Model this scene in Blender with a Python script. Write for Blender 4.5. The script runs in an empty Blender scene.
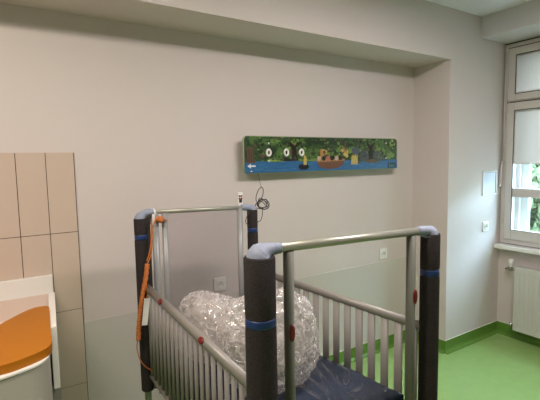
import bpy, bmesh, math, random
from mathutils import Vector, Matrix, noise, Euler
R = math.radians
SC = bpy.context.scene
COL = SC.collection
random.seed(7)

# ---------------------------------------------------------------- camera
FPX, YAW, PITCH, ROLL, CAMZ = 420.5, 32.58, 5.24, -1.05, 1.55
cam_d = bpy.data.cameras.new('camera')
cam_d.sensor_fit = 'HORIZONTAL'; cam_d.sensor_width = 36.0
cam_d.lens = 36.0 * FPX / 540.0
cam_d.clip_start = 0.02
cam = bpy.data.objects.new('camera', cam_d); COL.objects.link(cam)
y_, p_, r_ = R(YAW), R(PITCH), R(ROLL)
fw = Vector((math.sin(y_)*math.cos(p_), math.cos(y_)*math.cos(p_), -math.sin(p_)))
rt = Vector((math.cos(y_), -math.sin(y_), 0)); up = rt.cross(fw)
r2 = rt*math.cos(r_) + up*math.sin(r_); u2 = -rt*math.sin(r_) + up*math.cos(r_)
M = Matrix((r2, u2, -fw)).transposed().to_4x4(); M.translation = (0, 0, CAMZ)
cam.matrix_world = M
SC.camera = cam

# ---------------------------------------------------------------- view, world
vs = SC.view_settings
SC.display_settings.display_device = 'sRGB'
vs.view_transform = 'Standard'; vs.look = 'None'; vs.gamma = 1.0; vs.use_curve_mapping = False
vs.exposure = 0.0
world = bpy.data.worlds.new('sky'); SC.world = world; world.use_nodes = True
bg = world.node_tree.nodes['Background']
bg.inputs['Color'].default_value = (0.53, 0.77, 1.0, 1); bg.inputs['Strength'].default_value = 32.0

def area(name, loc, sx, sy, power, color, rot=(0, 0, 0)):
    l = bpy.data.lights.new(name, 'AREA'); l.shape = 'RECTANGLE'; l.size = sx; l.size_y = sy
    l.energy = power; l.color = color
    o = bpy.data.objects.new(name, l); COL.objects.link(o); o.location = loc; o.rotation_euler = rot
    return o
# daylight of the window opening comes from the sky; the room's two ceiling luminaires:
LAMPS = [(-0.40, 0.95), (1.75, 0.70)]
LAMP_POWER = (32.5, 35.0)
LAMP_COLS = [(1.0, 0.875, 0.77), (1.0, 0.89, 0.89)]

# ---------------------------------------------------------------- materials
def mat(name, col, rough=0.5, metal=0.0, spec=0.5, noise_amt=0.0, noise_scale=8.0, bump=0.0, bump_scale=60.0, coat=0.0, alpha=1.0):
    m = bpy.data.materials.new(name); m.use_nodes = True
    nt = m.node_tree; b = nt.nodes['Principled BSDF']
    b.inputs['Base Color'].default_value = (*col, 1)
    b.inputs['Roughness'].default_value = rough
    b.inputs['Metallic'].default_value = metal
    b.inputs['Specular IOR Level'].default_value = spec
    b.inputs['Coat Weight'].default_value = coat
    b.inputs['Alpha'].default_value = alpha
    tc = nt.nodes.new('ShaderNodeTexCoord')
    if noise_amt:
        n = nt.nodes.new('ShaderNodeTexNoise'); n.inputs['Scale'].default_value = noise_scale; n.inputs['Detail'].default_value = 5
        nt.links.new(tc.outputs['Object'], n.inputs['Vector'])
        mx = nt.nodes.new('ShaderNodeMix'); mx.data_type = 'RGBA'
        mx.inputs[6].default_value = (*[max(0, c*(1-noise_amt)) for c in col], 1)
        mx.inputs[7].default_value = (*[min(1, c*(1+noise_amt)) for c in col], 1)
        nt.links.new(n.outputs['Fac'], mx.inputs[0]); nt.links.new(mx.outputs[2], b.inputs['Base Color'])
    if bump:
        n = nt.nodes.new('ShaderNodeTexNoise'); n.inputs['Scale'].default_value = bump_scale; n.inputs['Detail'].default_value = 4
        nt.links.new(tc.outputs['Object'], n.inputs['Vector'])
        bp = nt.nodes.new('ShaderNodeBump'); bp.inputs['Strength'].default_value = bump; bp.inputs['Distance'].default_value = 0.004
        nt.links.new(n.outputs['Fac'], bp.inputs['Height']); nt.links.new(bp.outputs['Normal'], b.inputs['Normal'])
    return m

WALLC = (0.63, 0.57, 0.545)
M_wall = mat('wall_paint', WALLC, 0.6, noise_amt=0.02, noise_scale=2.0, bump=0.10, bump_scale=90)
M_wall2 = mat('lilac_white_fill', (0.74, 0.68, 0.74), 0.6, noise_amt=0.02, noise_scale=2.0)  # tint of the walls behind the camera, picked to bounce fill light
M_dado = mat('oil_paint', (0.555, 0.525, 0.48), 0.32, noise_amt=0.02, noise_scale=2.0, bump=0.10, bump_scale=60)
M_ceil = mat('ceiling_paint', (0.82, 0.79, 0.85), 0.7)
M_beam = mat('beam_paint', (0.70, 0.67, 0.70), 0.6)
M_floor = mat('green_vinyl', (0.27, 0.44, 0.14), 0.28, noise_amt=0.12, noise_scale=14, bump=0.05, bump_scale=30)
M_skirt = mat('green_vinyl_skirting', (0.11, 0.24, 0.035), 0.35, noise_amt=0.08, noise_scale=20)
M_skedge = mat('pale_sealant', (0.62, 0.66, 0.50), 0.5)
M_tile = mat('beige_tile', (0.58, 0.47, 0.385), 0.22, noise_amt=0.04, noise_scale=3)
M_grout = mat('brown_grout', (0.07, 0.045, 0.03), 0.9)
M_white = mat('white_plastic', (0.78, 0.78, 0.75), 0.35)
M_wframe = mat('window_paint', (0.60, 0.57, 0.54), 0.4)
M_dark = mat('dark_seal', (0.03, 0.025, 0.022), 0.6)
M_alu = mat('brushed_aluminium', (0.42, 0.42, 0.36), 0.36, metal=0.55, bump=0.05, bump_scale=200)
M_profile = mat('grey_green_profile', (0.135, 0.14, 0.112), 0.5, metal=0.0, spec=0.3)
M_profile2 = mat('light_grey_profile', (0.27, 0.275, 0.27), 0.35, metal=0.1)
M_slat = mat('grey_beige_lacquer', (0.255, 0.24, 0.22), 0.42)
M_rail = mat('grey_beige_rail', (0.25, 0.235, 0.21), 0.4, metal=0.1)
M_red = mat('dark_red_plastic', (0.16, 0.006, 0.006), 0.4)
M_foam = mat('charcoal_foam', (0.036, 0.030, 0.030), 0.95, spec=0.2, noise_amt=0.5, noise_scale=180, bump=0.9, bump_scale=350)
M_tape = mat('pale_blue_grey_tape', (0.25, 0.285, 0.37), 0.6, bump=0.4, bump_scale=90)
M_blue = mat('blue_tape', (0.007, 0.032, 0.13), 0.4)
M_orange = mat('orange_cord', (0.55, 0.165, 0.03), 0.5, noise_amt=0.35, noise_scale=60)
M_mat = mat('orange_vinyl', (0.40, 0.133, 0.002), 0.5, spec=0.3, noise_amt=0.03, bump=0.08, bump_scale=25)
M_black = mat('black_cable', (0.03, 0.028, 0.027), 0.5)
M_navy = mat('navy_vinyl', (0.026, 0.036, 0.062), 0.15, noise_amt=0.2, noise_scale=5, coat=0.3)
M_paper = mat('pale_blue_paper', (0.60, 0.63, 0.72), 0.5)
M_rad = mat('radiator_enamel', (0.58, 0.58, 0.54), 0.3)
M_chrome = mat('chrome', (0.45, 0.43, 0.40), 0.25, metal=1.0)
M_unit = mat('white_laminate', (0.78, 0.76, 0.71), 0.25)
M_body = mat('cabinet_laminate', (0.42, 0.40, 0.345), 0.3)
M_tray = mat('cream_tray', (0.56, 0.43, 0.35), 0.4)
M_pale = mat('duvet_cotton', (0.38, 0.345, 0.315), 0.8)
M_street = mat('outside_grass', (0.018, 0.028, 0.013), 0.9)
M_bark = mat('bark', (0.10, 0.075, 0.05), 0.9)
M_shade = mat('grey_render', (0.7, 0.72, 0.74), 0.9)

def glass(name, tint, diff=0.0, rough=0.02, refl=0.12):
    m = bpy.data.materials.new(name); m.use_nodes = True; nt = m.node_tree; nt.nodes.clear()
    out = nt.nodes.new('ShaderNodeOutputMaterial'); tr = nt.nodes.new('ShaderNodeBsdfTransparent'); tr.inputs[0].default_value = (*tint, 1)
    gl = nt.nodes.new('ShaderNodeBsdfGlossy'); gl.inputs['Roughness'].default_value = rough
    df = nt.nodes.new('ShaderNodeBsdfDiffuse'); df.inputs[0].default_value = (0.62, 0.58, 0.60, 1)
    a = nt.nodes.new('ShaderNodeMixShader'); a.inputs[0].default_value = diff
    nt.links.new(tr.outputs[0], a.inputs[1]); nt.links.new(df.outputs[0], a.inputs[2])
    b = nt.nodes.new('ShaderNodeMixShader'); b.inputs[0].default_value = refl
    nt.links.new(a.outputs[0], b.inputs[1]); nt.links.new(gl.outputs[0], b.inputs[2])
    nt.links.new(b.outputs[0], out.inputs[0])
    return m
M_glass = glass('window_glass', (0.97, 0.99, 0.98), 0, 0.01, 0.04)
M_acryl = glass('scuffed_clear_panel', (0.89, 0.87, 0.88), 0.09, 0.22, 0.06)

def blind_mat():
    m = bpy.data.materials.new('woven_blind'); m.use_nodes = True; nt = m.node_tree; nt.nodes.clear()
    out = nt.nodes.new('ShaderNodeOutputMaterial')
    df = nt.nodes.new('ShaderNodeBsdfDiffuse'); tl = nt.nodes.new('ShaderNodeBsdfTranslucent')
    df.inputs[0].default_value = (0.62, 0.60, 0.59, 1)
    tc = nt.nodes.new('ShaderNodeTexCoord'); mp = nt.nodes.new('ShaderNodeMapping'); mp.inputs['Scale'].default_value = (1, 120, 90)
    n = nt.nodes.new('ShaderNodeTexNoise'); n.inputs['Scale'].default_value = 1.0
    nt.links.new(tc.outputs['Object'], mp.inputs[0]); nt.links.new(mp.outputs[0], n.inputs['Vector'])
    mx = nt.nodes.new('ShaderNodeMix'); mx.data_type = 'RGBA'; mx.inputs[6].default_value = (0.48, 0.42, 0.38, 1); mx.inputs[7].default_value = (0.72, 0.64, 0.58, 1)
    nt.links.new(n.outputs['Fac'], mx.inputs[0]); nt.links.new(mx.outputs[2], tl.inputs[0])
    ad = nt.nodes.new('ShaderNodeMixShader'); ad.inputs[0].default_value = 0.5
    nt.links.new(df.outputs[0], ad.inputs[1]); nt.links.new(tl.outputs[0], ad.inputs[2]); nt.links.new(ad.outputs[0], out.inputs[0])
    return m
M_blind = blind_mat()

def bag_mat(name, trans, scale):
    """crinkled clear polythene: transparent film, white haze, sharp glints"""
    m = bpy.data.materials.new(name); m.use_nodes = True; nt = m.node_tree; nt.nodes.clear()
    out = nt.nodes.new('ShaderNodeOutputMaterial'); L = nt.links.new
    tc = nt.nodes.new('ShaderNodeTexCoord')
    n1 = nt.nodes.new('ShaderNodeTexNoise'); n1.inputs['Scale'].default_value = scale; n1.inputs['Detail'].default_value = 4; n1.inputs['Distortion'].default_value = 1.2
    L(tc.outputs['Object'], n1.inputs['Vector'])
    sub = nt.nodes.new('ShaderNodeMath'); sub.operation = 'SUBTRACT'; sub.inputs[1].default_value = 0.5; L(n1.outputs['Fac'], sub.inputs[0])
    ab = nt.nodes.new('ShaderNodeMath'); ab.operation = 'ABSOLUTE'; L(sub.outputs[0], ab.inputs[0])
    mr = nt.nodes.new('ShaderNodeMapRange'); mr.inputs['From Min'].default_value = 0.0; mr.inputs['From Max'].default_value = 0.07; mr.inputs['To Min'].default_value = 1.0; mr.inputs['To Max'].default_value = 0.0
    L(ab.outputs[0], mr.inputs['Value'])
    bp = nt.nodes.new('ShaderNodeBump'); bp.inputs['Strength'].default_value = 1.0; bp.inputs['Distance'].default_value = 0.006
    L(mr.outputs[0], bp.inputs['Height'])
    gl = nt.nodes.new('ShaderNodeBsdfGlossy'); gl.inputs['Roughness'].default_value = 0.16; gl.inputs[0].default_value = (1, 1, 1, 1)
    df = nt.nodes.new('ShaderNodeBsdfDiffuse'); df.inputs[0].default_value = (0.70, 0.65, 0.63, 1)
    tr = nt.nodes.new('ShaderNodeBsdfTransparent')
    L(bp.outputs['Normal'], gl.inputs['Normal'])
    fm = nt.nodes.new('ShaderNodeMath'); fm.operation = 'MULTIPLY_ADD'; fm.inputs[1].default_value = -0.45; fm.inputs[2].default_value = trans; L(mr.outputs[0], fm.inputs[0])
    a = nt.nodes.new('ShaderNodeMixShader'); L(fm.outputs[0], a.inputs[0])
    L(df.outputs[0], a.inputs[1]); L(tr.outputs[0], a.inputs[2])
    b = nt.nodes.new('ShaderNodeMixShader'); b.inputs[0].default_value = 0.20
    L(a.outputs[0], b.inputs[1]); L(gl.outputs[0], b.inputs[2]); L(b.outputs[0], out.inputs[0])
    return m
M_bag = bag_mat('crinkled_polythene', 0.76, 30)

# ---------------------------------------------------------------- mesh helpers
def bx(bm, c, s, rot=None, bev=0.0, mi=0):
    """box centred at c with full sizes s"""
    vs_ = bmesh.ops.create_cube(bm, size=1.0)['verts']
    mtx = Matrix.Translation(Vector(c)) @ (rot.to_4x4() if rot else Matrix.Identity(4)) @ Matrix.Diagonal((*s, 1))
    bmesh.ops.transform(bm, matrix=mtx, verts=vs_)
    fs = {f for v in vs_ for f in v.link_faces}
    for f in fs: f.material_index = mi
    if bev > 0:
        es = list({e for v in vs_ for e in v.link_edges})
        r = bmesh.ops.bevel(bm, geom=es, offset=bev, segments=2, profile=0.7, affect='EDGES')
        for f in r['faces']: f.material_index = mi
def bb(bm, x0, x1, y0, y1, z0, z1, bev=0.0, mi=0):
    bx(bm, ((x0+x1)/2, (y0+y1)/2, (z0+z1)/2), (abs(x1-x0), abs(y1-y0), abs(z1-z0)), None, bev, mi)
def frame_of(t):
    a = Vector((0, 0, 1)) if abs(t.z) < 0.9 else Vector((0, 1, 0))
    n = t.cross(a).normalized(); return n, t.cross(n).normalized()
def tube(bm, pts, r, seg=14, closed=False, squash=1.0, mi=0):
    """sweep a round (or oval) section along pts; r may be a list"""
    pts = [Vector(p) for p in pts]; n = len(pts)
    if not isinstance(r, (list, tuple)): r = [r]*n
    ts = []
    for i in range(n):
        if closed: t = pts[(i+1) % n] - pts[i-1]
        else: t = pts[min(i+1, n-1)] - pts[max(i-1, 0)]
        ts.append(t.normalized())
    nrm, _ = frame_of(ts[0]); rings = []
    for i in range(n):
        nrm = (nrm - ts[i]*nrm.dot(ts[i])).normalized(); b = ts[i].cross(nrm)
        rings.append([bm.verts.new(pts[i] + r[i]*(nrm*math.cos(2*math.pi*k/seg)*squash + b*math.sin(2*math.pi*k/seg))) for k in range(seg)])
    for i in range(n if closed else n-1):
        a, c = rings[i], rings[(i+1) % n]
        for k in range(seg):
            f = bm.faces.new((a[k], a[(k+1) % seg], c[(k+1) % seg], c[k])); f.material_index = mi; f.smooth = True
    if not closed:
        for ring in (rings[0][::-1], rings[-1]):
            f = bm.faces.new(ring); f.material_index = mi
def prism(bm, pts, z0, z1, mi=0, top_inset=0.0, axis='z'):
    """extrude a plan outline between z0 and z1"""
    lo = [bm.verts.new((x, y, z0)) for x, y in pts]; hi = [bm.verts.new((x, y, z1)) for x, y in pts]
    n = len(pts)
    bm.faces.new(lo[::-1]).material_index = mi; bm.faces.new(hi).material_index = mi
    for i in range(n): bm.faces.new((lo[i], lo[(i+1) % n], hi[(i+1) % n], hi[i])).material_index = mi
def blob(bm, c, r, amp=0.0, scale=3.0, sub=4, ridged=False, power=1.0, rot=None, seed=0.0):
    vs_ = bmesh.ops.create_icosphere(bm, subdivisions=sub, radius=1.0)['verts']
    for v in vs_:
        d = v.co.copy()
        if power != 1.0:
            d = Vector([math.copysign(abs(q)**power, q) for q in d]); 
        k = 0.0
        if amp:
            q = v.co*scale + Vector((seed, seed*1.7, -seed))
            k = noise.noise(q)
            if ridged: k = (1 - 2*abs(noise.noise(q)))*0.6 + (0.5-abs(noise.noise(q*2.3)))*0.5 + (0.5-abs(noise.noise(q*5.1)))*0.28
        co = Vector((d.x*r[0], d.y*r[1], d.z*r[2]))*(1 + amp*k)
        if rot: co = rot @ co
        v.co = co + Vector(c)
    for f in {f for v in vs_ for f in v.link_faces}: f.smooth = True
def catmull(pts, n=8, closed=False):
    P = [Vector(p) for p in pts]; out = []; m = len(P)
    rng = range(m if closed else m-1)
    for i in rng:
        if closed: a, b, c, d = P[i-1], P[i], P[(i+1) % m], P[(i+2) % m]
        else: a, b, c, d = P[max(i-1, 0)], P[i], P[i+1], P[min(i+2, m-1)]
        for k in range(n):
            t = k/n
            out.append(0.5*((2*b) + (c-a)*t + (2*a-5*b+4*c-d)*t*t + (3*b-a-3*c+d)*t**3))
    if not closed: out.append(P[-1])
    return out
def obj(name, bm, m, parent=None, smooth=False):
    if parent is not None:
        w = Vector(parent['_o'])
        bmesh.ops.translate(bm, verts=bm.verts, vec=-w)
    bmesh.ops.recalc_face_normals(bm, faces=bm.faces)
    me = bpy.data.meshes.new(name); bm.to_mesh(me); bm.free()
    for q in (m if isinstance(m, (list, tuple)) else [m]): me.materials.append(q)
    if smooth:
        for p in me.polygons: p.use_smooth = True
    o = bpy.data.objects.new(name, me); COL.objects.link(o)
    if parent is not None: o.parent = parent; o['_o'] = parent['_o']
    return o
def root(name, loc, label, cat, group=None):
    o = bpy.data.objects.new(name, None); COL.objects.link(o); o.location = loc; o['_o'] = list(loc)
    o.empty_display_size = 0.1
    return tag(o, label, cat, group)
def tag(o, label, cat, group=None):
    o['label'] = label; o['category'] = cat
    if group: o['group'] = group
    return o
def rebase(o, loc):
    """put a one-mesh thing's origin at loc"""
    o.data.transform(Matrix.Translation(-Vector(loc))); o.location = loc; return o
def struct(o): o['kind'] = 'structure'; return o
def part(name, parent, m, fn, smooth=False, label=None):
    bm = bmesh.new(); fn(bm); o = obj(name, bm, m, parent, smooth)
    if label: o['label'] = label
    return o

# ================================================================= the room
YO, YR, XP, XW = 1.985, 2.317, 2.900, 3.6465     # outer wall, recess wall, recess end, window wall
ZS, ZB, ZC, XB = 2.2885, 2.494, 2.659, 3.289     # soffit, beam underside, ceiling, beam face
X0, Y0 = -2.2, -2.6                               # far ends behind the camera
T = 0.16
bm = bmesh.new(); bb(bm, X0-T, XW+0.3, Y0-T, YR+T, -0.14, 0.0); struct(obj('floor', bm, M_floor))
bm = bmesh.new(); bb(bm, X0-T, XW+0.3, Y0-T, YR+T, ZC, ZC+0.12); struct(obj('ceiling', bm, M_ceil))
# back wall: recess wall, soffit block above it, pier to the right, all one shell
bm = bmesh.new()
prof = [(X0-T, YR), (XP, YR), (XP, YO), (XW+0.3, YO), (XW+0.3, YR+T), (X0-T, YR+T)]
prism(bm, prof, 0, ZS)
bb(bm, X0-T, XW+0.3, YO, YR+T, ZS, ZC)
struct(obj('wall_back', bm, M_wall))
bm = bmesh.new(); bb(bm, X0-T, X0, Y0-T, YR, 0, ZC); struct(obj('wall_left', bm, M_wall2))
bm = bmesh.new(); bb(bm, X0, XW+0.3, Y0-T, Y0, 0, ZC); struct(obj('wall_front', bm, M_wall2))
# window wall with its opening
WY0, WY1, WZ0, WZ1 = 0.72, YO, 0.80, ZB
bm = bmesh.new()
bb(bm, XW, XW+0.30, Y0, YO, 0, WZ0); bb(bm, XW, XW+0.30, Y0, YO, WZ1, ZC); bb(bm, XW, XW+0.30, Y0, WY0, WZ0, WZ1)
bb(bm, XW+0.11, XW+0.30, YO-0.10, YO, WZ0, WZ1)
struct(obj('wall_right', bm, M_wall))
bm = bmesh.new(); bb(bm, XB, XW, Y0, YO, ZB, ZC, 0.004); struct(obj('trim_1', bm, M_beam))
# dado of glossier paint sheet under a fine edge line
DZ = 0.7346
bm = bmesh.new(); bb(bm, 0.316, XP, YR-0.003, YR, 0, DZ)
struct(obj('trim_2', bm, M_dado))
# coved skirting
def skirting(name, a, b, nrm, ends=(0, 0)):
    bm = bmesh.new(); a = Vector(a); b = Vector(b); n = Vector(nrm)
    d = (b-a).normalized(); a = a - d*ends[0]; b = b + d*ends[1]
    pr = [(0.0, 0.1), (0.004, 0.1), (0.004, 0.03), (0.008, 0.014), (0.018, 0.005), (0.03, 0.0015), (0.03, 0), (0, 0)]
    r0 = [bm.verts.new((a.x+n.x*u, a.y+n.y*u, z)) for u, z in pr]; r1 = [bm.verts.new((b.x+n.x*u, b.y+n.y*u, z)) for u, z in pr]
    for i in range(len(pr)): 
        j = (i+1) % len(pr); f = bm.faces.new((r0[i], r0[j], r1[j], r1[i]))
    bm.faces.new(r0); bm.faces.new(r1[::-1])
    c = (a+b)/2
    bx(bm, (c.x+n.x*0.003, c.y+n.y*0.003, 0.1015), (abs(d.x)*(b-a).length+abs(n.x)*0.006, abs(d.y)*(b-a).length+abs(n.y)*0.006, 0.003), mi=1)
    struct(obj(name, bm, [M_skirt, M_skedge]))
skirting('baseboard_recess', (X0, YR), (XP, YR), (0, -1))
skirting('baseboard_return', (XP, YR), (XP, YO), (-1, 0), (0, 0.004))
skirting('baseboard_back', (XP, YO), (XW, YO), (0, -1), (0.004, 0))
skirting('baseboard_right', (XW, YO), (XW, Y0), (-1, 0))
skirting('baseboard_left', (X0, YR), (X0, Y0), (1, 0))
skirting('baseboard_front', (X0, Y0), (XW, Y0), (0, 1))
# beige wall tiles
XT = 0.3136; TW, TH, G = 0.126, 0.40, 0.003
bm = bmesh.new(); bb(bm, -2.0, XT-0.001, YR-0.006, YR, 0.012, 1.611, mi=1)
for i in range(18):
    for j in range(4):
        bb(bm, XT-(i+1)*TW+G, XT-i*TW, YR-0.009, YR-0.004, 1.612-(j+1)*TH+G, 1.612-j*TH, 0.0008)
bb(bm, XT, XT+0.003, YR-0.007, YR, 0.1, 1.612, mi=1)
struct(obj('trim_3', bm, [M_tile, M_grout]))

# ---------------------------------------------------------------- window
win = bpy.data.objects.new('window_1', None); COL.objects.link(win)
wo = (XW, (WY0+WY1)/2, WZ0); win.location = wo; win['_o'] = list(wo); struct(win)
def rectframe(bm, x0, x1, ya, yb, za, zb, w, wb=None, bev=0.004, mi=0):
    wb = wb or w
    bb(bm, x0, x1, ya, ya+w, za, zb, bev, mi); bb(bm, x0, x1, yb-w, yb, za, zb, bev, mi)
    bb(bm, x0, x1, ya+w, yb-w, za, za+wb, bev, mi); bb(bm, x0, x1, ya+w, yb-w, zb-w, zb, bev, mi)
fx = XW
TZ = 2.005                                           # transom centre
def f_frame(bm):
    rectframe(bm, fx-0.010, fx+0.075, WY0, WY1-0.006, WZ0+0.01, WZ1-0.012, 0.045, 0.055)
    bb(bm, fx-0.004, fx+0.07, WY0+0.045, WY1-0.05, TZ-0.016, TZ+0.016, 0.003)
    bb(bm, fx-0.012, fx+0.01, WY1-0.014, WY1-0.007, WZ0+0.01, WZ1-0.012, 0.002)     # cover bead
part('window_frame', win, M_wframe, f_frame)
def f_seal(bm):
    rectframe(bm, fx-0.001, fx+0.06, WY0+0.001, WY1-0.0005, WZ0+0.005, WZ1-0.0005, 0.012, bev=0)
part('seal', win, M_dark, f_seal)
def f_line(bm):
    rectframe(bm, fx-0.0115, fx-0.006, WY0+0.034, WY1-0.038, WZ0+0.048, WZ1-0.042, 0.006, bev=0)
    bb(bm, fx-0.0055, fx+0.0, WY0+0.045, WY1-0.05, TZ-0.004, TZ+0.003)
part('rebate_line', win, M_dark, f_line)
SY0, SY1 = WY0+0.036, WY1-0.043
zt0, zt1 = TZ+0.010, WZ1-0.050; zl0, zl1 = WZ0+0.050, TZ-0.010
def f_s1(bm): rectframe(bm, fx-0.022, fx+0.03, SY0, SY1, zt0, zt1, 0.062, 0.058, 0.006)
def f_s2(bm):
    rectframe(bm, fx-0.022, fx+0.03, SY0, SY1, zl0, zl1, 0.062, 0.085, 0.006)
    bb(bm, fx-0.012, fx+0.04, SY0+0.06, SY1-0.06, 1.214, 1.288, 0.006)
s1 = part('sash', win, M_wframe, f_s1); s2 = part('sash', win, M_wframe, f_s2)
def f_g(bm, a, b): bb(bm, fx+0.010, fx+0.014, SY0+0.05, SY1-0.05, a, b)
part('pane', s1, M_glass, lambda bm: f_g(bm, zt0+0.05, zt1-0.05)); part('pane', s2, M_glass, lambda bm: f_g(bm, zl0+0.07, zl1-0.05))
def f_gk(bm, a, b): rectframe(bm, fx-0.0235, fx-0.019, SY0+0.058, SY1-0.058, a, b, 0.005, bev=0)
part('gasket', s1, M_dark, lambda bm: f_gk(bm, zt0+0.054, zt1-0.058)); part('gasket', s2, M_dark, lambda bm: f_gk(bm, zl0+0.081, zl1-0.058))
for zz in (2.07, 1.90, 1.62, 1.02): 
    part('hinge', win, M_wframe, lambda bm, zz=zz: tube(bm, [(fx-0.026, SY1+0.004, zz-0.035), (fx-0.026, SY1+0.004, zz+0.035)], 0.006, 10), True)
def f_rod(bm):
    tube(bm, [(fx-0.022, WY1-0.022, 1.50), (fx-0.022, WY1-0.022, 2.42)], 0.004, 8)
    bx(bm, (fx-0.024, WY1-0.022, 1.50), (0.02, 0.018, 0.03), None, 0.003)
    bx(bm, (fx-0.040, WY1-0.020, 1.40), (0.018, 0.012, 0.20), Euler((0, R(6), 0)).to_matrix(), 0.004)
part('opener_lever', win, M_wframe, f_rod)
part('window_sill', win, M_white, lambda bm: bb(bm, XW-0.085, XW+0.02, WY0-0.06, WY1, WZ0-0.032, WZ0+0.004, 0.006))
def f_outer(bm):       # outer leaf of the double window
    rectframe(bm, fx+0.14, fx+0.18, WY0+0.03, WY1-0.10, WZ0+0.02, WZ1-0.02, 0.06, 0.07)
    bb(bm, fx+0.145, fx+0.175, WY0+0.05, WY1-0.1, 1.225, 1.275)
part('outer_frame', win, M_white, f_outer)
# roller blinds
def blind(z0, z1, label):
    t = root('roller_blind', (fx-0.004, (SY0+SY1)/2, z1), label, 'blind')
    ya, yb = SY0+0.0622, SY1-0.0622
    part('fabric', t, M_blind, lambda bm: bb(bm, fx-0.003, fx-0.0015, ya, yb, z0, z1))
    part('hem_bar', t, M_white, lambda bm: bb(bm, fx-0.006, fx+0.001, ya, yb, z0-0.010, z0+0.001, 0.002))
    part('roller', t, M_white, lambda bm: tube(bm, [(fx-0.004, ya, z1-0.007), (fx-0.004, yb, z1-0.007)], 0.004, 12), True)
blind(zt0+0.0682, zt1-0.0622, 'light grey roller blind drawn down over the small upper window sash')
blind(1.500, zl1-0.0622, 'light grey roller blind half lowered on the tall lower window sash')

# ---------------------------------------------------------------- outside
bm = bmesh.new(); bb(bm, XW+0.4, XW+30, -15, 25, -3.2, -3.0); gr = struct(obj('ground', bm, M_street))
def leaf_mat(name, c1, c2):
    m = mat(name, c1, 0.6); nt = m.node_tree; b = nt.nodes['Principled BSDF']
    tc = nt.nodes.new('ShaderNodeTexCoord'); n = nt.nodes.new('ShaderNodeTexNoise'); n.inputs['Scale'].default_value = 2.5
    mx = nt.nodes.new('ShaderNodeMix'); mx.data_type = 'RGBA'; mx.inputs[6].default_value = (*c1, 1); mx.inputs[7].default_value = (*c2, 1)
    nt.links.new(tc.outputs['Object'], n.inputs['Vector']); nt.links.new(n.outputs['Fac'], mx.inputs[0]); nt.links.new(mx.outputs[2], b.inputs['Base Color'])
    return m
M_leaf = leaf_mat('leaves', (0.060, 0.088, 0.034), (0.20, 0.24, 0.11))
def tree(loc, h, rad, label, n=1500, seed=1, big=1.0):
    rnd = random.Random(seed); t = root('tree', loc, label, 'tree', 'trees outside the window'); L = Vector(loc)
    part('trunk', t, M_bark, lambda bm: tube(bm, [L, L+Vector((0.05, 0.1, h*0.4)), L+Vector((0, 0, h*0.75))], [0.16, 0.12, 0.05], 8), True)
    bm = bmesh.new()
    for k in range(n):
        while True:
            p = Vector([rnd.uniform(-1, 1) for _ in range(3)])
            if p.length < 1 and noise.noise(p*3+Vector((seed, 0, 0))) > -0.12: break
        c = L + Vector((p.x*rad, p.y*rad, h*0.62 + p.z*h*0.42))
        q = Euler([rnd.uniform(0, 6.28) for _ in range(3)]).to_matrix(); s = rnd.uniform(0.07, 0.15)*big
        a = [bm.verts.new(c + q @ Vector(v)*s) for v in ((-1, 0, 0.1), (0, -0.5, 0), (1, 0, 0.1), (0, 0.5, 0))]
        bm.faces.new(a)
    obj('foliage', bm, M_leaf, t)
tree((11.8, 5.9, -3.0), 7.2, 1.7, 'leafy green tree outside the window, its crown filling the lower panes', 4500, 3, 1.5)
tree((15.5, 8.6, -3.0), 6.5, 2.1, 'leafy tree farther from the window, behind the nearer crown', 2500, 5, 1.7)
for k, (tx, ty) in enumerate(((8.6, 0.9), (9.2, -2.7), (8.6, -6.3), (9.5, -9.9))):  # unseen trees, added to keep low sky light off the wall by the window
    tree((tx, ty, -3.0), 6.6, 1.6, 'leafy green tree added out of view beyond the window to block low sky light', 1300, 11+k, 1.9)

# ---------------------------------------------------------------- ceiling luminaires
for i, (lx, ly) in enumerate(LAMPS):
    t = root('ceiling_light', (lx, ly, ZC), ['white ceiling luminaire nearer the changing unit', 'white ceiling luminaire nearer the window'][i], 'lamp', 'ceiling luminaires')
    part('housing', t, M_white, lambda bm: bb(bm, lx-0.62, lx+0.62, ly-0.15, ly+0.15, ZC-0.045, ZC, 0.004))
    m = bpy.data.materials.new('lit_diffuser'); m.use_nodes = True; b = m.node_tree.nodes['Principled BSDF']
    b.inputs['Emission Color'].default_value = (*LAMP_COLS[i], 1); b.inputs['Emission Strength'].default_value = 6.0
    part('diffuser', t, m, lambda bm: bb(bm, lx-0.59, lx+0.59, ly-0.13, ly+0.13, ZC-0.052, ZC-0.040, 0.002))
    a = area('lamp_tube', (0, 0, -0.056), 1.16, 0.24, LAMP_POWER[i], LAMP_COLS[i]); a.parent = t

# ---------------------------------------------------------------- radiator
rx1 = XW-0.035; rx0 = XW-0.105
rad = root('radiator', (XW-0.07, 1.3, 0.09), 'white ribbed panel radiator on the wall below the window sill', 'radiator')
RY0, RY1, RZ0, RZ1 = 0.80, 1.795, 0.10, 0.645
def f_rp(bm):
    bb(bm, rx0, rx0+0.012, RY0, RY1, RZ0, RZ1, 0.004)
    bb(bm, rx0+0.03, rx0+0.045, RY0+0.01, RY1-0.01, RZ0+0.01, RZ1-0.01, 0.003)
    y = RY1-0.035
    while y > RY0+0.03:
        bx(bm, (rx0, y, (RZ0+RZ1)/2), (0.010, 0.022, RZ1-RZ0-0.085), None, 0.0045); y -= 0.0365
part('front_panel', rad, M_rad, f_rp)
part('side_cover', rad, M_rad, lambda bm: bb(bm, rx0+0.008, rx1, RY1-0.006, RY1, RZ0+0.006, RZ1+0.001, 0.001))
part('side_cover', rad, M_rad, lambda bm: bb(bm, rx0+0.008, rx1, RY0, RY0+0.006, RZ0+0.006, RZ1+0.001, 0.001))
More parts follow.
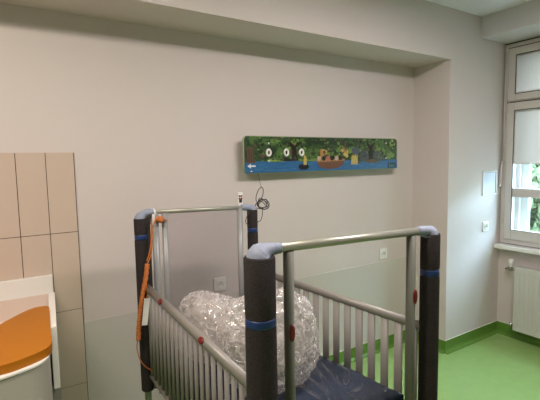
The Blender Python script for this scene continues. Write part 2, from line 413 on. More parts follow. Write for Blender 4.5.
def f_rg(bm):
    y = RY1-0.02
    while y > RY0+0.01: bb(bm, rx0+0.012, rx1, y-0.004, y, RZ1-0.008, RZ1-0.002); y -= 0.014
part('top_grille', rad, M_rad, f_rg)
for y in (RY0+0.15, RY1-0.15): part('bracket', rad, M_white, lambda bm: bb(bm, rx1-0.002, XW, y-0.015, y+0.015, RZ0+0.1, RZ1-0.1))
v = part('valve', rad, M_chrome, lambda bm: (tube(bm, [(rx0+0.03, RY1-0.01, 0.612), (rx0+0.03, RY1+0.055, 0.612)], 0.011, 12), tube(bm, [(rx0+0.03, RY1+0.045, 0.600), (rx0+0.03, RY1+0.045, 0.642)], 0.013, 12),
     tube(bm, [(rx0+0.03, RY1+0.045, 0.612), (rx0+0.03, RY1+0.085, 0.606), (XW, RY1+0.09, 0.606)], 0.008, 10)), True, 'chrome valve body')
part('thermostat_head', v, M_white, lambda bm: tube(bm, [(rx0+0.03, RY1+0.045, z) for z in (0.638, 0.642, 0.672, 0.690, 0.694)], [0.014, 0.019, 0.020, 0.017, 0.010], 16), True)
part('lockshield', rad, M_chrome, lambda bm: (tube(bm, [(rx0+0.03, RY1-0.01, 0.128), (rx0+0.03, RY1+0.035, 0.128)], 0.009, 10), tube(bm, [(rx0+0.03, RY1+0.03, 0.115), (rx0+0.03, RY1+0.03, 0.150)], 0.011, 10),
     tube(bm, [(rx0+0.03, RY1+0.03, 0.128), (XW, RY1+0.03, 0.128)], 0.007, 10)), True)

# ---------------------------------------------------------------- sockets and the framed notice
def socket(x, y, z, label):
    t = root('power_socket', (x, y, z), label, 'socket', 'white power sockets')
    part('plate', t, M_white, lambda bm: bx(bm, (x, y-0.005, z), (0.082, 0.010, 0.082), None, 0.004))
    def well(bm):
        tube(bm, [(x, y-0.0135, z), (x, y-0.0135-0.0005, z)], 0.001, 6)
        ring = [(x+0.023*math.cos(a*math.pi/12), y-0.0115, z+0.023*math.sin(a*math.pi/12)) for a in range(24)]
        tube(bm, ring, 0.0025, 6, closed=True)
    part('socket_well', t, M_white, well, True)
    def pins(bm):
        for dx in (-0.0095, 0.0095): tube(bm, [(x+dx, y-0.009, z), (x+dx, y-0.0112, z)], 0.0040, 10)
        tube(bm, [(x, y-0.009, z+0.012), (x, y-0.0125, z+0.012)], 0.003, 8)
    part('pin_holes', t, M_dark, pins)
socket(1.099, YR, 0.802, 'white power socket on the recess wall seen through the far end panel of the crib')
socket(2.545, YR, 0.797, 'white power socket on the recess wall above the right side rail of the crib')
socket(3.415, YO, 0.972, 'white power socket on the grey wall between recess and window, below the framed notice')
nt_ = root('framed_notice', (3.464, YO, 1.335), 'small white framed pale blue notice on the wall beside the window', 'notice')
def f_fr(bm):
    x0, x1, z0, z1 = 3.354, 3.560, 1.236, 1.438
    bb(bm, x0, x1, YO-0.012, YO, z0, z0+0.010, 0.002); bb(bm, x0, x1, YO-0.012, YO, z1-0.010, z1, 0.002)
    bb(bm, x0, x0+0.010, YO-0.012, YO, z0+0.01, z1-0.01, 0.002); bb(bm, x1-0.010, x1, YO-0.012, YO, z0+0.01, z1-0.01, 0.002)
part('frame', nt_, M_white, f_fr)
part('inner_line', nt_, M_profile2, lambda bm: [bb(bm, *q) for q in ((3.362, 3.552, YO-0.0075, YO-0.004, 1.246, 1.250), (3.362, 3.552, YO-0.0075, YO-0.004, 1.424, 1.428), (3.364, 3.368, YO-0.0075, YO-0.004, 1.25, 1.424), (3.546, 3.550, YO-0.0075, YO-0.004, 1.25, 1.424))])
part('sheet', nt_, M_paper, lambda bm: bb(bm, 3.362, 3.552, YO-0.005, YO-0.0005, 1.244, 1.430))

# ---------------------------------------------------------------- picture board in the recess
BX0, BX1, BZ0, BZ1, BY = 1.254, 2.626, 1.476, 1.710, 2.250
bd = root('wall_board', ((BX0+BX1)/2, BY+0.02, BZ0), 'long horizontal board printed with a forest, a blue river and a small boat', 'wall board')
PC = {}
def pc(col, rough=0.35):
    if col not in PC: PC[col] = mat('print_%d' % len(PC), col, rough, noise_amt=0.18, noise_scale=30)
    return PC[col]
def rrect(x0, x1, z0, z1, r, n=6):
    o = []
    for cx, cz, a0 in ((x1-r, z1-r, 0), (x0+r, z1-r, 90), (x0+r, z0+r, 180), (x1-r, z0+r, 270)):
        for k in range(n+1): a = R(a0 + 90*k/n); o.append((cx+r*math.cos(a), cz+r*math.sin(a)))
    return o
def slab_xz(bm, pts, yf, yb, mi=0):
    a = [bm.verts.new((x, yf, z)) for x, z in pts]; b = [bm.verts.new((x, yb, z)) for x, z in pts]; n = len(pts)
    bm.faces.new(a).material_index = mi; bm.faces.new(b[::-1]).material_index = mi
    for i in range(n): bm.faces.new((a[i], b[i], b[(i+1) % n], a[(i+1) % n])).material_index = mi
M_edge = mat('pale_green_edge', (0.34, 0.42, 0.26), 0.4)
part('panel', bd, M_edge, lambda bm: slab_xz(bm, rrect(BX0, BX1, BZ0, BZ1, 0.03), BY, BY+0.012))
part('wall_bracket', bd, M_white, lambda bm: [bb(bm, x-0.04, x+0.04, BY+0.012, YR, BZ0+0.08, BZ0+0.15) for x in (BX0+0.25, (BX0+BX1)/2, BX1-0.25)])
# the print: thin overlapping shapes on the panel face
bm = bmesh.new(); mats = []; layer = [0]
W_, H_ = BX1-BX0, BZ1-BZ0
def mi_of(c):
    m = pc(c)
    if m not in mats: mats.append(m)
    return mats.index(m)
def shape(pts, c):
    layer[0] += 1; y = BY - 0.0002 - layer[0]*0.000008
    e = 0.004
    q = [(min(max(BX0+u*W_, BX0+e), BX1-e), min(max(BZ0+v*H_, BZ0+e), BZ1-e)) for u, v in pts]
    vv = [bm.verts.new((x, y, z)) for x, z in q]
    try: bm.faces.new(vv).material_index = mi_of(c)
    except ValueError: pass
def blobs(u, v, ru, rv, c, n=12, w=0.18, rnd=random):
    ph = rnd.uniform(0, 6)
    shape([(u+ru*math.cos(2*math.pi*k/n)*(1+w*math.sin(3*k+ph)), v+rv*math.sin(2*math.pi*k/n)*(1+w*math.cos(2*k+ph))) for k in range(n)], c)
G1, G2, G3, G4, G5 = (0.012, 0.034, 0.014), (0.030, 0.075, 0.022), (0.065, 0.14, 0.032), (0.14, 0.25, 0.055), (0.30, 0.40, 0.09)
BR, BR2, GY, OR, YL = (0.014, 0.009, 0.007), (0.10, 0.07, 0.045), (0.06, 0.075, 0.085), (0.38, 0.20, 0.05), (0.48, 0.36, 0.10)
RV, RV2 = (0.025, 0.12, 0.28), (0.06, 0.21, 0.38)
px_, pz_ = 0.004/W_, 0.004/H_
shape([((x-BX0)/W_, (z-BZ0)/H_) for x, z in rrect(BX0+0.004, BX1-0.004, BZ0+0.004, BZ1-0.004, 0.027)], G2)
rb = random.Random(4)
for k in range(90):
    u = rb.uniform(0.03, 0.97); v = rb.uniform(0.42, 0.95)
    blobs(u, v, rb.uniform(0.012, 0.04), rb.uniform(0.05, 0.13), rb.choice([G1, G1, G2, G2, G3, G3, G4] if v < 0.85 else [G1, G2, G2, G3]), rnd=rb)
for u, v, a, b, c in ((0.29, .86, .035, .08, G4), (0.14, .84, .06, .09, G3), (.17, .86, .03, .05, G4), (.83, .84, .06, .1, G3), (.88, .72, .06, .14, G3), (.86, .6, .04, .1, G4), (.95, .45, .03, .08, G4), (.96, .84, .025, .12, G5),
                      (.62, .62, .09, .1, G4), (.50, .86, .1, .09, G1), (.40, .9, .06, .07, G1)): blobs(u, v, a, b, c, 16, rnd=rb)
for k in range(420):
    u = rb.uniform(0.01, 0.985); v = rb.uniform(0.42, 0.96)
    blobs(u, v, rb.uniform(0.003, 0.010), rb.uniform(0.015, 0.05), rb.choice([G1, G1, G1, G2, G3, G4, BR, BR2] if v > 0.7 else [G1, G2, G3, G4, BR2]), 7, .3, rb)
shape([(0.12, .30), (.50, .30), (.50, .40), (.35, .37), (.12, .42)], G4)
shape([(0.12, .36), (.30, .37), (.30, .33), (.12, .33)], G5)
for u in (0.10, 0.14, 0.17, 0.235, 0.37, 0.40, 0.43):                                   # ivy and bushes along the bank
    for k in range(4): blobs(u+rb.uniform(-.02, .02), rb.uniform(.38, .62), .014, .055, rb.choice([G1, G3, BR2, G1]), rnd=rb)
# river
n = 40
shape([(0.0, .02), (1.0, .02), (1.0, .20)] + [(1-k/n*1.0, .29+.020*math.sin(k*.9)+.02*(k/n)) for k in range(0, n+1)], RV)
for k in range(34):
    u = rb.uniform(0.02, .86); v = rb.uniform(.05, .27); l = rb.uniform(.02, .07)
    shape([(u, v), (u+l, v+.010), (u+l*.6, v+.022), (u, v+.014)], rb.choice([RV2, RV2, (0.012, 0.08, 0.22)]))
# tree trunks, stump and rocks
shape([(.004, .29), (.060, .27), (.050, .45), (.054, .66), (.03, .72), (.008, .66), (.010, .5)], BR2)
for k in range(4): shape([(.012+k*.012, .31), (.015+k*.012, .31), (.014+k*.012, .64), (.011+k*.012, .64)], BR)
def trunk(u, w, v0, v1, c):
    shape([(u-w*1.8, v0), (u+w*1.9, v0), (u+w, v0+.12), (u+w*.8, v1-.15), (u+w*2.6, v1), (u+w*1.8, v1+.01), (u, v1-.10), (u-w*1.6, v1+.02), (u-w*2.2, v1), (u-w*.8, v1-.2), (u-w, v0+.1)], c)
trunk(.275, .015, .32, .84, BR); trunk(.785, .014, .26, .84, BR); trunk(.60, .005, .4, .85, BR2)
for u, v, a, b, c in ((.235, .36, .045, .05, BR), (.735, .43, .034, .17, GY), (.835, .47, .030, .13, GY), (.675, .60, .028, .12, (0.07, 0.08, 0.13)), (.80, .27, .06, .06, BR2), (.330, .15, .032, .09, (0.006, 0.009, 0.014)), (.69, .24, .03, .04, GY), (.87, .36, .04, .06, GY)):
    blobs(u, v, a, b, c, 14, .1, rb)
shape([(.175, .34), (.190, .34), (.210, .62), (.190, .72), (.168, .6)], G3); shape([(.330, .40), (.350, .36), (.352, .52), (.335, .56), (.325, .5)], G3)
blobs(.155, .62, .02, .08, G1, rnd=rb); blobs(.225, .55, .012, .08, BR, rnd=rb)
for k in range(70):
    u = rb.uniform(0.07, 0.90); v = rb.uniform(0.32, 0.56)
    blobs(u, v, rb.uniform(0.003, 0.008), rb.uniform(0.015, 0.04), rb.choice([G1, G3, G4, BR, GY, BR2]), 7, .3, rb)
# autumn-coloured bushes behind the boat, golden reeds at the water
for k in range(14): blobs(rb.uniform(.435, .475), rb.uniform(.42, .62), .011, .05, rb.choice([OR, YL, OR, BR2]), rnd=rb)
for k in range(14): blobs(rb.uniform(.575, .625), rb.uniform(.42, .66), .011, .05, rb.choice([OR, OR, YL, BR2]), rnd=rb)
for k in range(7): shape([(.640+k*.007, .18), (.646+k*.007, .18), (.652+k*.006, .50-.03*(k % 3)), (.646+k*.006, .44)], YL)
for k in range(3): shape([(.328+k*.006, .2), (.335+k*.006, .2), (.337+k*.005, .50-.05*k), (.331+k*.005, .46)], YL)
shape([(.405, .33), (.600, .36), (.588, .20), (.55, .09), (.48, .06), (.43, .12)], (0.14, 0.065, 0.035))
shape([(.405, .33), (.600, .36), (.592, .30), (.412, .27)], (0.32, 0.17, 0.08))
for u, c in ((.425, (0.5, 0.36, 0.28)), (.455, BR), (.485, (0.45, 0.12, 0.08)), (.51, BR), (.54, (0.5, 0.4, 0.3)), (.565, BR)): blobs(u, .38, .013, .07, c, 10, .1, rb)
# white arrow mark on the left, teal square mark on the right
WH = (0.75, 0.78, 0.80)
shape([(.015, .20), (.034, .27), (.032, .22), (.058, .22), (.058, .18), (.032, .18), (.034, .13)], WH)
shape([(.028, .05), (.036, .09), (.042, .06), (.036, .05)], WH)
shape([(.918, .04), (.985, .04), (.985, .20), (.918, .20)], (0.006, 0.03, 0.045))
for a, b in ((.930, .941), (.947, .957), (.963, .972)): shape([(a, .06), (b, .06), (b, .14), (a, .14)], (0.03, 0.18, 0.25))
shape([(.930, .14), (.935, .14), (.935, .175), (.930, .175)], (0.03, 0.18, 0.25))
for u, v in ((.13, .80), (.13, .33), (.905, .84), (.905, .36)):
    blobs(u, v, .005, .028, (0.6, 0.62, 0.6), 8, 0, rb)
o = obj('printed_picture', bm, mats, bd)
for x in (1.432, 1.567, 1.690):
    def ring(bm, x=x):
        z = 1.605
        tube(bm, [(x+0.0145*math.cos(a*math.pi/12), BY-0.004, z+0.0195*math.sin(a*math.pi/12)) for a in range(24)], 0.0072, 8, closed=True)
    rg = part('speaker_ring', bd, M_white, ring, True)
    part('ring_hole', rg, M_dark, lambda bm, x=x: slab_xz(bm, [(x+0.011*math.cos(a*math.pi/8), 1.605+0.015*math.sin(a*math.pi/8)) for a in range(16)], BY-0.004, BY-0.0010))

# ---------------------------------------------------------------- baby changing unit
un = root('changing_unit', (-0.3, YR-0.009, 0.45), 'white wall-mounted baby changing unit with raised back and side panels', 'changing unit')
yb = YR-0.0095
def f_back(bm): bb(bm, -1.0, 0.184, yb-0.022, yb, 0.50, 1.014, 0.003)
part('back_panel', un, M_unit, f_back)
def f_side(bm):
    pts = [(0.190, yb-0.02), (0.147, 1.79), (0.124, 1.79), (0.160, yb-0.02)]
    prism(bm, pts, 0.675, 0.927)
o = part('side_panel', un, M_unit, f_side)
bv = o.modifiers.new('bevel', 'BEVEL'); bv.width = 0.003; bv.segments = 2
plan = [(-1.0, 1.476), (-0.04, 1.476), (0.012, 1.491), (0.069, 1.514), (0.101, 1.551), (0.115, 1.600), (0.119, 1.660), (0.126, 1.80), (0.158, yb-0.022), (-1.0, yb-0.022)]
def smoothplan(p, i0, i1, n=5):
    seg = catmull([(x, y, 0) for x, y in p[i0:i1+1]], n); return p[:i0] + [(v.x, v.y) for v in seg] + p[i1+1:]
plan = smoothplan(plan, 1, 6)
def inset(p, d): 
    c = Vector((-0.45, 1.9)); return [((x - (x-c.x)/abs(x-c.x)*d), (y - (y-c.y)/abs(y-c.y)*d)) for x, y in p]
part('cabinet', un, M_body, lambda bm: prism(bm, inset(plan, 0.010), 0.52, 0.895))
part('rim', un, M_unit, lambda bm: prism(bm, inset(plan, 0.007), 0.899, 0.905))
part('shadow_gap', un, M_profile, lambda bm: prism(bm, inset(plan, 0.014), 0.8945, 0.8995))
def f_trayback(bm): # sloping cream inner wall of the tray behind and right of the mat
    a = [(-1.0, yb-0.022, 0.925), (0.160, yb-0.022, 0.925), (-1.0, 1.99, 0.9055), (0.148, 2.04, 0.9055)]
    v = [bm.verts.new(p) for p in a]; w = [bm.verts.new((p[0], p[1], 0.904)) for p in a]
    bm.faces.new((v[0], v[1], v[3], v[2])); bm.faces.new((w[0], w[2], w[3], w[1]))
    for i, j in ((0, 1), (1, 3), (3, 2), (2, 0)): bm.faces.new((v[i], v[j], w[j], w[i]))
part('tray', un, M_tray, f_trayback)
part('lower_panel', un, M_slat, lambda bm: bb(bm, 0.100, 0.150, 1.82, yb, 0.30, 0.675))
mp = [(-0.80, 1.60), (-0.80, 1.92), (-0.10, 1.900), (-0.038, 1.922), (0.032, 2.005), (0.075, 2.046), (0.115, 2.060), (0.140, 2.045), (0.140, 2.0), (0.130, 1.850), (0.121, 1.72), (0.117, 1.640), (0.106, 1.585), (0.073, 1.548), (0.015, 1.519), (-0.039, 1.507), (-0.2, 1.500), (-0.74, 1.50)]
mp = [(v.x, v.y) for v in catmull([(x, y, 0) for x, y in mp], 4, closed=True)]
bm = bmesh.new(); prism(bm, mp, 0.906, 0.936)
es = [e for e in bm.edges if all(abs(v.co.z-0.936) < 1e-5 for v in e.verts)]
bmesh.ops.bevel(bm, geom=es, offset=0.006, segments=3, affect='EDGES', profile=0.6)
# folded seam ridge at the front edge
o = obj('changing_mat', bm, M_mat); tag(o, 'orange vinyl changing mat lying in the white changing unit', 'mat'); rebase(o, (-0.3, 1.75, 0.906))

# ================================================================= the crib
NL, NR, FL, FR = Vector((0.573, 0.95, 0)), Vector((1.250, 0.925, 0)), Vector((0.540, 1.98, 0)), Vector((1.122, 1.935, 0))
crib = root('hospital_crib', (0.87, 1.45, 0.0), 'metal hospital crib with slatted sides and foam-wrapped corner posts', 'crib')
ZBAR = {'NL': 1.314, 'NR': 1.302, 'FL': 1.322, 'FR': 1.310}
def V(p, z): return Vector((p.x, p.y, z))
def lerp(a, b, t): return a + (b-a)*t
def oval_seg(bm, a, b, w, d, along, seg=16):
    """vertical oval profile from a to b, width w along the end bar, depth d"""
    ux = Vector(along).normalized(); uy = Vector((-ux.y, ux.x, 0)); rr = []
    for p in (a, b): rr.append([bm.verts.new(Vector(p) + ux*w*math.cos(2*math.pi*k/seg) + uy*d*math.sin(2*math.pi*k/seg)) for k in range(seg)])
    for k in range(seg):
        f = bm.faces.new((rr[0][k], rr[0][(k+1) % seg], rr[1][(k+1) % seg], rr[1][k])); f.smooth = True
    bm.faces.new(rr[0][::-1]); bm.faces.new(rr[1])
# corner posts with foam
corner = {'NL': (NL + Vector((-0.003, 0, 0)), 0.0430, 0.45, 1.298, 1.120), 'NR': (NR + Vector((0.005, 0, 0)), 0.0335, 0.45, 1.289, 1.152), 'FL': (FL, 0.0300, 0.455, 1.295, 1.207), 'FR': (FR, 0.0285, 0.46, 1.296, 1.187)}
for k, (p, r, z0, z1, zt) in corner.items():
    part('corner_post', crib, M_alu, lambda bm: tube(bm, [V(p, 0.40), V(p, ZBAR[k]-0.02)], 0.016, 14), True)
    def foam(bm, p=p, r=r, z0=z0, z1=z1, zt=zt, k=k):
        zs = [z0, z0+0.004, z0+0.3, zt-0.03, zt-0.008, zt, zt+0.008, zt+0.03, z1-0.004, z1]
        rs = [r*.93, r, r*1.01, r, r*.975, r*.97, r*.975, r, r, r*.94]
        tube(bm, [V(p, z) for z in zs], rs, 24)
    fo = part('foam_sleeve', crib, M_foam, foam, True)
    part('tape_band', fo, M_blue, lambda bm: tube(bm, [V(p, zt-0.0115), V(p, zt-0.006), V(p, zt+0.006), V(p, zt+0.0115)], [r*.985, r*.99, r*.99, r*.985], 24), True, 'glossy blue tape band')
# end bars, elbows wrapped in pale tape
for a, b, ka, kb, rb_ in ((NL, NR, 'NL', 'NR', 0.0132), (FL, FR, 'FL', 'FR', 0.0105)):
    pa, pb = V(a, ZBAR[ka]), V(b, ZBAR[kb]); d = (pb-pa).normalized()
    part('end_bar', crib, M_alu, lambda bm: tube(bm, [pa+d*0.02, pb-d*0.02], rb_, 18), True)
    for p, k, s in ((pa, ka, 1), (pb, kb, -1)):
        r = corner[k][1]; z1 = corner[k][3]
        zb_ = p.z
        c = [V(p, z1-0.012), V(p, z1-0.002), V(p, lerp(z1, zb_, 0.35)) + d*s*0.005, V(p, lerp(z1, zb_, 0.72)) + d*s*0.017, V(p, zb_-0.001) + d*s*0.036, V(p, zb_) + d*s*0.062]
        rs = [r*.86, r*.90, r*.78, max(r*.55, 0.018), 0.0175, 0.0155]
        c[2] += Vector((0, 0, 0.0)); pts = catmull(c, 5); n = len(pts); rr = []
        for i in range(n):
            t = i/(n-1)*(len(rs)-1); j = min(int(t), len(rs)-2); rr.append(rs[j]+(rs[j+1]-rs[j])*(t-j) + 0.0006*math.sin(i*2.1))
        part('elbow_wrap', crib, M_tape, lambda bm: tube(bm, pts, rr, 18), True, 'pale blue-grey taped elbow')
# inner end posts: oval profiles with dark red release buttons
dn = (NR-NL).normalized(); df = (FR-FL).normalized()
def inner(pxyz, ztop, w, d, m, along, lab=None):
    o = part('inner_post', crib, m, lambda bm: (oval_seg(bm, V(pxyz, 0.42), V(pxyz, ztop), w, d, along)), False, lab)
    return o
IN_L = lerp(NL, NR, 0.1315); IN_R = lerp(NL, NR, 0.864)
i1 = inner(IN_L, 1.300, 0.0145, 0.017, M_profile, dn); i2 = inner(IN_R, 1.292, 0.0150, 0.017, M_profile, dn)
def button(parent, c, n, w, h, along):
    n = Vector(n).normalized(); ux = Vector(along).normalized(); uz = n.cross(ux).normalized()
    def f(bm):
        rings = []
        for q, s in ((0, 1.0), (0.003, 0.96), (0.005, 0.75)):
            rings.append([bm.verts.new(Vector(c) + n*q + ux*w*s*math.cos(2*math.pi*k/18) + uz*h*s*math.sin(2*math.pi*k/18)) for k in range(18)])
        for a, b in ((0, 1), (1, 2)):
            for k in range(18): bm.faces.new((rings[a][k], rings[a][(k+1) % 18], rings[b][(k+1) % 18], rings[b][k]))
        bm.faces.new(rings[0][::-1]); bm.faces.new(rings[2])
    part('release_button', parent, M_red, f, True, 'dark red oval button')
nn = Vector((dn.y, -dn.x, 0))
button(i1, V(IN_L, 1.070) + nn*0.0165 + dn*-0.002, nn, 0.0095, 0.026, dn)
button(i2, V(IN_R, 1.083) + nn*0.0165 + dn*0.003, nn, 0.0095, 0.026, dn)
def bridge(bm, p, a, z): bx(bm, V(p, z), (0.006, 0.006, 0.02))
for p, w, m in ((0.118, 0.017, M_profile2), (0.195, 0.0145, M_profile2), (0.875, 0.0150, M_profile2)):
    inner(lerp(FL, FR, p), 1.312, w, 0.013, m, df, 'light grey end post')
# dark slit between profiles
part('post_slot', crib, M_dark, lambda bm: bb(bm, FL.x+0.030, FL.x+0.044, FL.y-0.006, FL.y+0.004, 0.45, 1.30))
# clear end panel at the far end
def f_panel(bm):
    a = lerp(FL, FR, 0.215); b = lerp(FL, FR, 0.86); c = (a+b)/2; ang = math.atan2(df.y, df.x)
    bx(bm, V(c, 0.935), ((b-a).length, 0.004, 0.75), Euler((0, 0, ang)).to_matrix(), 0.001)
part('end_panel', crib, M_acryl, f_panel, False, 'scuffed clear plastic end panel')
for a, b in ((NL, NR), (FL, FR)):
    d = (b-a).normalized()
    part('lower_end_bar', crib, M_rail, lambda bm: tube(bm, [V(a, 0.47), V(b, 0.47)], 0.014, 14), True)
# side rails and slats
def side(a, za, b, zb, zbot_a, zbot_b, rr, nslat, w, start, step, btns, outn):
    A, B = V(a, za), V(b, zb); d = (B-A).normalized()
    rl = part('side_rail', crib, M_rail, lambda bm: tube(bm, [A, B], rr, 16, squash=0.85), True)
    part('lower_side_rail', crib, M_rail, lambda bm: tube(bm, [V(a, zbot_a), V(b, zbot_b)], 0.011, 14), True)
    L = (B-A).length
    for i in range(nslat):
        t = (start + i*step)/L
        if t > 0.985: break
        p, q = lerp(A, B, t), lerp(V(a, zbot_a), V(b, zbot_b), t)
        part('slat', crib, M_slat, lambda bm: oval_seg(bm, q, p, w, 0.007, d, 12))
    for t in btns:
        n = Vector(outn) + Vector((0, 0, 0.55)); n.normalize()
        button(rl, lerp(A, B, t) + n*rr*0.88, n, 0.0185, 0.0125, d)
ra, rb2 = NR + Vector((-0.010, 0.02, 0)), FR + Vector((0.0, -0.012, 0))
side(ra, 0.950, rb2, 0.972, 0.47, 0.47, 0.0170, 18, 0.0185, 0.032, 0.0620, (), (-1, 0, 0))
la, lb = NL + Vector((-0.002, 0.03, 0)), FL + Vector((0.012, -0.01, 0))
side(la, 0.907, lb, 0.966, 0.50, 0.53, 0.0185, 24, 0.0115, 0.04, 0.0485, (0.345, 0.765), (-1, 0, 0))
# mattress base, chassis and castors
def f_base(bm):
    pts = [(0.615, 0.985), (1.195, 0.965), (1.085, 1.90), (0.585, 1.94)]; prism(bm, pts, 0.485, 0.51)
part('mattress_base', crib, M_slat, f_base)
def f_ch(bm):
    bb(bm, 0.66, 0.70, 1.0, 1.9, 0.17, 0.22, 0.004); bb(bm, 1.05, 1.09, 1.0, 1.9, 0.17, 0.22, 0.004)
    for y in (1.06, 1.45, 1.84): bb(bm, 0.70, 1.05, y-0.02, y+0.02, 0.175, 0.215, 0.004)
    for y in (1.15, 1.75): bb(bm, 0.84, 0.91, y-0.035, y+0.035, 0.21, 0.486, 0.004)
part('chassis', crib, M_profile, f_ch)
for cx in (0.68, 1.07):
    for cy in (1.04, 1.86):
        ca = part('castor', crib, M_black, lambda bm: tube(bm, [(cx-0.014, cy, 0.055), (cx-0.011, cy, 0.055), (cx+0.011, cy, 0.055), (cx+0.014, cy, 0.055)], [0.047, 0.055, 0.055, 0.047], 20), True)
        part('fork', ca, M_chrome, lambda bm: (bb(bm, cx-0.021, cx-0.016, cy-0.015, cy+0.015, 0.05, 0.13, 0.001), bb(bm, cx+0.016, cx+0.021, cy-0.015, cy+0.015, 0.05, 0.13, 0.001), bb(bm, cx-0.021, cx+0.021, cy-0.015, cy+0.015, 0.125, 0.17, 0.002)))

# ---------------------------------------------------------------- mattress in its loose plastic cover
bm = bmesh.new()
nx, ny = 60, 90
def mcorner(u, v):
    x0 = 0.612 + (0.585-0.612)*v; x1 = 1.198 + (1.092-1.198)*v
    return x0 + (x1-x0)*u, 0.985 + (1.925-0.985)*v
grid = []
for j in range(ny+1):
    row = []
    for i in range(nx+1):
        u, v = i/nx, j/ny; x, y = mcorner(u, v)
        e = min(u, 1-u)*0.55; f = min(v, 1-v)*0.95; ed = min(e, f)
        z = 0.700 - 0.014*math.exp(-(ed/0.016)**1.3)
        k = noise.noise(Vector((x*3.5+y*3.0, (y-x*1.1)*9, 1.0)))
        rid = (0.35-abs(k))*1.0; z += (0.10*max(0, rid-0.08)**2 + 0.07*max(0, 0.30-abs(noise.noise(Vector((x*9-y*2, y*4+x*2, 7.0)))))**2)*min(1, ed/0.03)
        k2 = noise.noise(Vector((x*9, y*5, 5))); z += 0.004*k2*min(1, ed/0.03)
        row.append(bm.verts.new((x, y, z)))
    grid.append(row)
for j in range(ny):
    for i in range(nx): bm.faces.new((grid[j][i], grid[j][i+1], grid[j+1][i+1], grid[j+1][i])).smooth = True
rim = [grid[0][i] for i in range(nx+1)] + [grid[j][nx] for j in range(1, ny+1)] + [grid[ny][i] for i in range(nx-1, -1, -1)] + [grid[j][0] for j in range(ny-1, 0, -1)]
low = [bm.verts.new((v.co.x, v.co.y, 0.511)) for v in rim]
for i in range(len(rim)):
    j = (i+1) % len(rim); bm.faces.new((rim[i], rim[j], low[j], low[i]))
bm.faces.new(low)
o = obj('mattress', bm, M_navy); tag(o, 'creased glossy navy blue mattress lying inside the hospital crib', 'mattress'); rebase(o, (0.87, 1.45, 0.511))

# ---------------------------------------------------------------- plastic-wrapped bedding
def wrapped(name, c, r, rot, label, cat, seed, inner_m=True):
    t = root(name, (c[0], c[1], c[2]-r[2]), label, cat)
    part('plastic_film', t, M_bag, lambda bm: blob(bm, c, r, 0.14, 2.2, 6, True, 0.78, rot, seed), True)
    part('pillow', t, M_pale, lambda bm: blob(bm, c, [q*0.80 for q in r], 0.06, 2.0, 4, False, 0.85, rot, seed), True)
wrapped('wrapped_pillow', (0.800, 1.27, 0.893), (0.180, 0.085, 0.170), Euler((R(-12), 0, R(-6))).to_matrix(), 'large round pillow in crinkled clear plastic standing on the crib mattress', 'pillow', 3.0)
wrapped('wrapped_blanket', (0.722, 1.62, 0.846), (0.120, 0.165, 0.130), Euler((0, R(18), R(10))).to_matrix(), 'smaller crumpled plastic-wrapped bundle on the mattress, left of the round wrapped pillow', 'blanket', 9.0)

# ---------------------------------------------------------------- orange cord, strap, tag, cables
def P(z, x, y=None): return Vector((x, FL.y-0.045 if y is None else y, z))
cord = root('orange_cord', (0.57, 1.93, 1.29), 'orange twisted cord hanging down the far left post of the crib', 'cord')
yk = FL.y - 0.050
def helix(bm, path, r, R_, turns, ph):
    n = len(path); q = []
    for i, p in enumerate(path):
        t = (path[min(i+1, n-1)]-path[max(i-1, 0)]).normalized(); a, b = frame_of(t); an = turns*2*math.pi*i/(n-1)+ph
        q.append(p + R_*(a*math.cos(an)+b*math.sin(an)))
    tube(bm, q, r, 8)
thin = catmull([(0.578, yk, 1.285), (0.575, yk, 1.24), (0.572, yk, 1.19), (0.563, yk, 1.14), (0.548, yk, 1.10)], 8)
part('thin_strand', cord, M_orange, lambda bm: tube(bm, thin, 0.0028, 8), True)
thin2 = catmull([(0.602, yk, 1.300), (0.585, yk, 1.26), (0.577, yk, 1.20), (0.570, yk, 1.13), (0.548, yk, 1.085)], 8)
part('thin_strand', cord, M_orange, lambda bm: tube(bm, thin2, 0.0028, 8), True)
thick = catmull([(0.549, yk, 1.082), (0.540, yk-0.002, 1.03), (0.524, yk-0.004, 0.96), (0.508, yk-0.004, 0.88), (0.496, yk-0.004, 0.80), (0.492, yk-0.002, 0.735)], 16)
part('twisted_coil', cord, M_orange, lambda bm: (helix(bm, thick, 0.0052, 0.0072, 17, 0), helix(bm, thick, 0.0052, 0.0072, 17, math.pi)), True)
tail = catmull([(0.492, yk, 0.742), (0.484, yk, 0.70), (0.495, yk, 0.64), (0.520, yk, 0.595), (0.555, yk, 0.565)], 8)
part('loose_tail', cord, M_orange, lambda bm: tube(bm, tail, 0.0026, 8), True)
def knot(bm):
    c = Vector((0.625, FL.y-0.030, 1.284)); rk = random.Random(2)
    for i in range(5):
        q = Euler((rk.uniform(0, 3), rk.uniform(0, 3), rk.uniform(0, 3))).to_matrix(); o_ = Vector((rk.uniform(-.008, .008), 0, rk.uniform(-.004, .004)))
        tube(bm, [c + o_ + q @ Vector((0.013*math.cos(a*math.pi/8), 0.011*math.sin(a*math.pi/8), 0.003*math.sin(a))) for a in range(16)], 0.0052, 8, closed=True)
    tube(bm, catmull([(0.602, FL.y-0.03, 1.300), (0.612, FL.y-0.032, 1.290), (0.640, FL.y-0.03, 1.288), (0.662, FL.y-0.03, 1.276)], 5), 0.0028, 8)
part('knot', cord, M_orange, knot, True)
bm = bmesh.new()
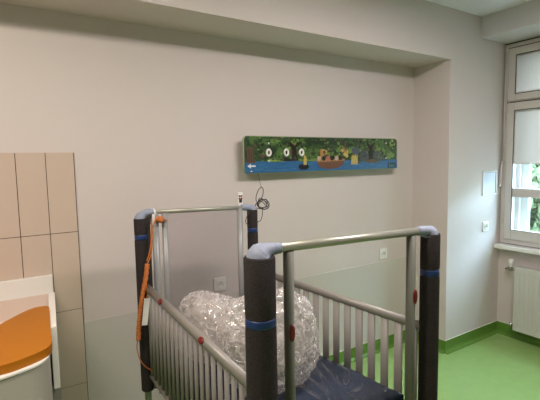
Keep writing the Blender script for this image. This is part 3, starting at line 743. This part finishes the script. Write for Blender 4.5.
for i in range(1):
    pz = 1.316
    pts = [(0.602, FL.y-0.0155, 1.262), (0.602, FL.y-0.0160, 1.300), (0.600, FL.y-0.0150, 1.324), (0.597, FL.y-0.004, 1.3345), (0.595, FL.y+0.010, 1.3330), (0.594, FL.y+0.0165, 1.318), (0.594, FL.y+0.0175, 1.26)]
    pts = catmull(pts, 5)
    for a in range(len(pts)-1):
        p, q = pts[a], pts[a+1]
        bx(bm, (p+q)/2, (0.020, 0.0028, (q-p).length*1.25), Euler((math.atan2((q-p).z, (q-p).y) - math.pi/2, 0, 0)).to_matrix())
o = obj('white_strap', bm, M_white); tag(o, 'white fabric strap looped over the far end bar of the crib', 'strap'); rebase(o, (0.60, FL.y, 1.26))
tg = root('paper_tag', (0.548, 1.925, 0.90), 'white paper tag hanging beside the orange twisted cord', 'tag')
part('card', tg, M_white, lambda bm: bx(bm, (0.523, 1.896, 0.872), (0.026, 0.0018, 0.125), Euler((0, R(8), 0)).to_matrix(), 0.0006))
part('string', tg, M_orange, lambda bm: tube(bm, catmull([(0.528, 1.896, 0.932), (0.536, 1.902, 0.96), (0.536, yk-0.014, 1.00)], 5), 0.0015, 6))
# handset clipped to the far right inner post
hp = lerp(FL, FR, 0.897)
hs = root('handset', (hp.x, hp.y, 1.30), 'small white handset with red buttons at the top of the far right crib post', 'handset')
part('body', hs, M_white, lambda bm: bx(bm, (hp.x, hp.y+0.022, 1.345), (0.028, 0.020, 0.090), None, 0.004))
part('keypad', hs, M_red, lambda bm: [bx(bm, (hp.x+dx, hp.y+0.0115, z), (0.009, 0.004, 0.008), None, 0.001) for dx in (-0.006, 0.006) for z in (1.358, 1.371)], False, 'dark red buttons')
part('clip', hs, M_dark, lambda bm: bx(bm, (hp.x, hp.y+0.0114, 1.345), (0.016, 0.003, 0.018), None, 0.001))
# coiled black cable from the board down to the far right post
cb = root('coiled_cable', (1.19, 1.96, 1.27), 'thin black cable coiled in loops at the far right crib post', 'cable')
def loops(bm):
    rk = random.Random(11); c0 = Vector((1.178, 1.925, 1.322)); pts = []
    for i in range(5):
        rx, rz, ph = rk.uniform(0.028, 0.044), rk.uniform(0.020, 0.032), rk.uniform(-.5, .5); off = Vector((rk.uniform(-.008, .012), 0.004*i-0.008, rk.uniform(-.008, .006)))
        for a in range(10):
            t = 2*math.pi*a/10; pts.append(c0 + off + Vector((rx*math.cos(t+ph), 0.006*math.sin(t*2), rz*math.sin(t))))
    tube(bm, catmull(pts, 4), 0.0022, 8)
part('cable_loops', cb, M_black, loops, True)
tall = [Vector((1.168+0.020*math.cos(t)+0.012*math.sin(t), 1.93, 1.372+0.040*math.sin(t))) for t in [2*math.pi*k/16 for k in range(16)]]
part('tall_loop', cb, M_black, lambda bm: tube(bm, catmull(tall, 3, closed=True), 0.0022, 8, closed=True), True)
part('cable_end', cb, M_black, lambda bm: tube(bm, catmull([(1.178, 1.925, 1.30), (1.182, 1.928, 1.27), (1.172, 1.93, 1.235), (1.150, 1.93, 1.225)], 5), 0.0020, 8), True)
part('cable_end', cb, M_black, lambda bm: tube(bm, catmull([(1.095, 1.915, 1.29), (1.070, 1.905, 1.262), (1.062, 1.90, 1.235), (1.085, 1.905, 1.215)], 5), 0.0018, 8), True)
part('lead', cb, M_black, lambda bm: tube(bm, catmull([(1.36, 2.262, 1.480), (1.362, 2.25, 1.44), (1.34, 2.20, 1.40), (1.24, 2.03, 1.41), (1.180, 1.93, 1.412)], 6), 0.0014, 8), True)

for o in SC.objects:
    if '_o' in o: del o['_o']
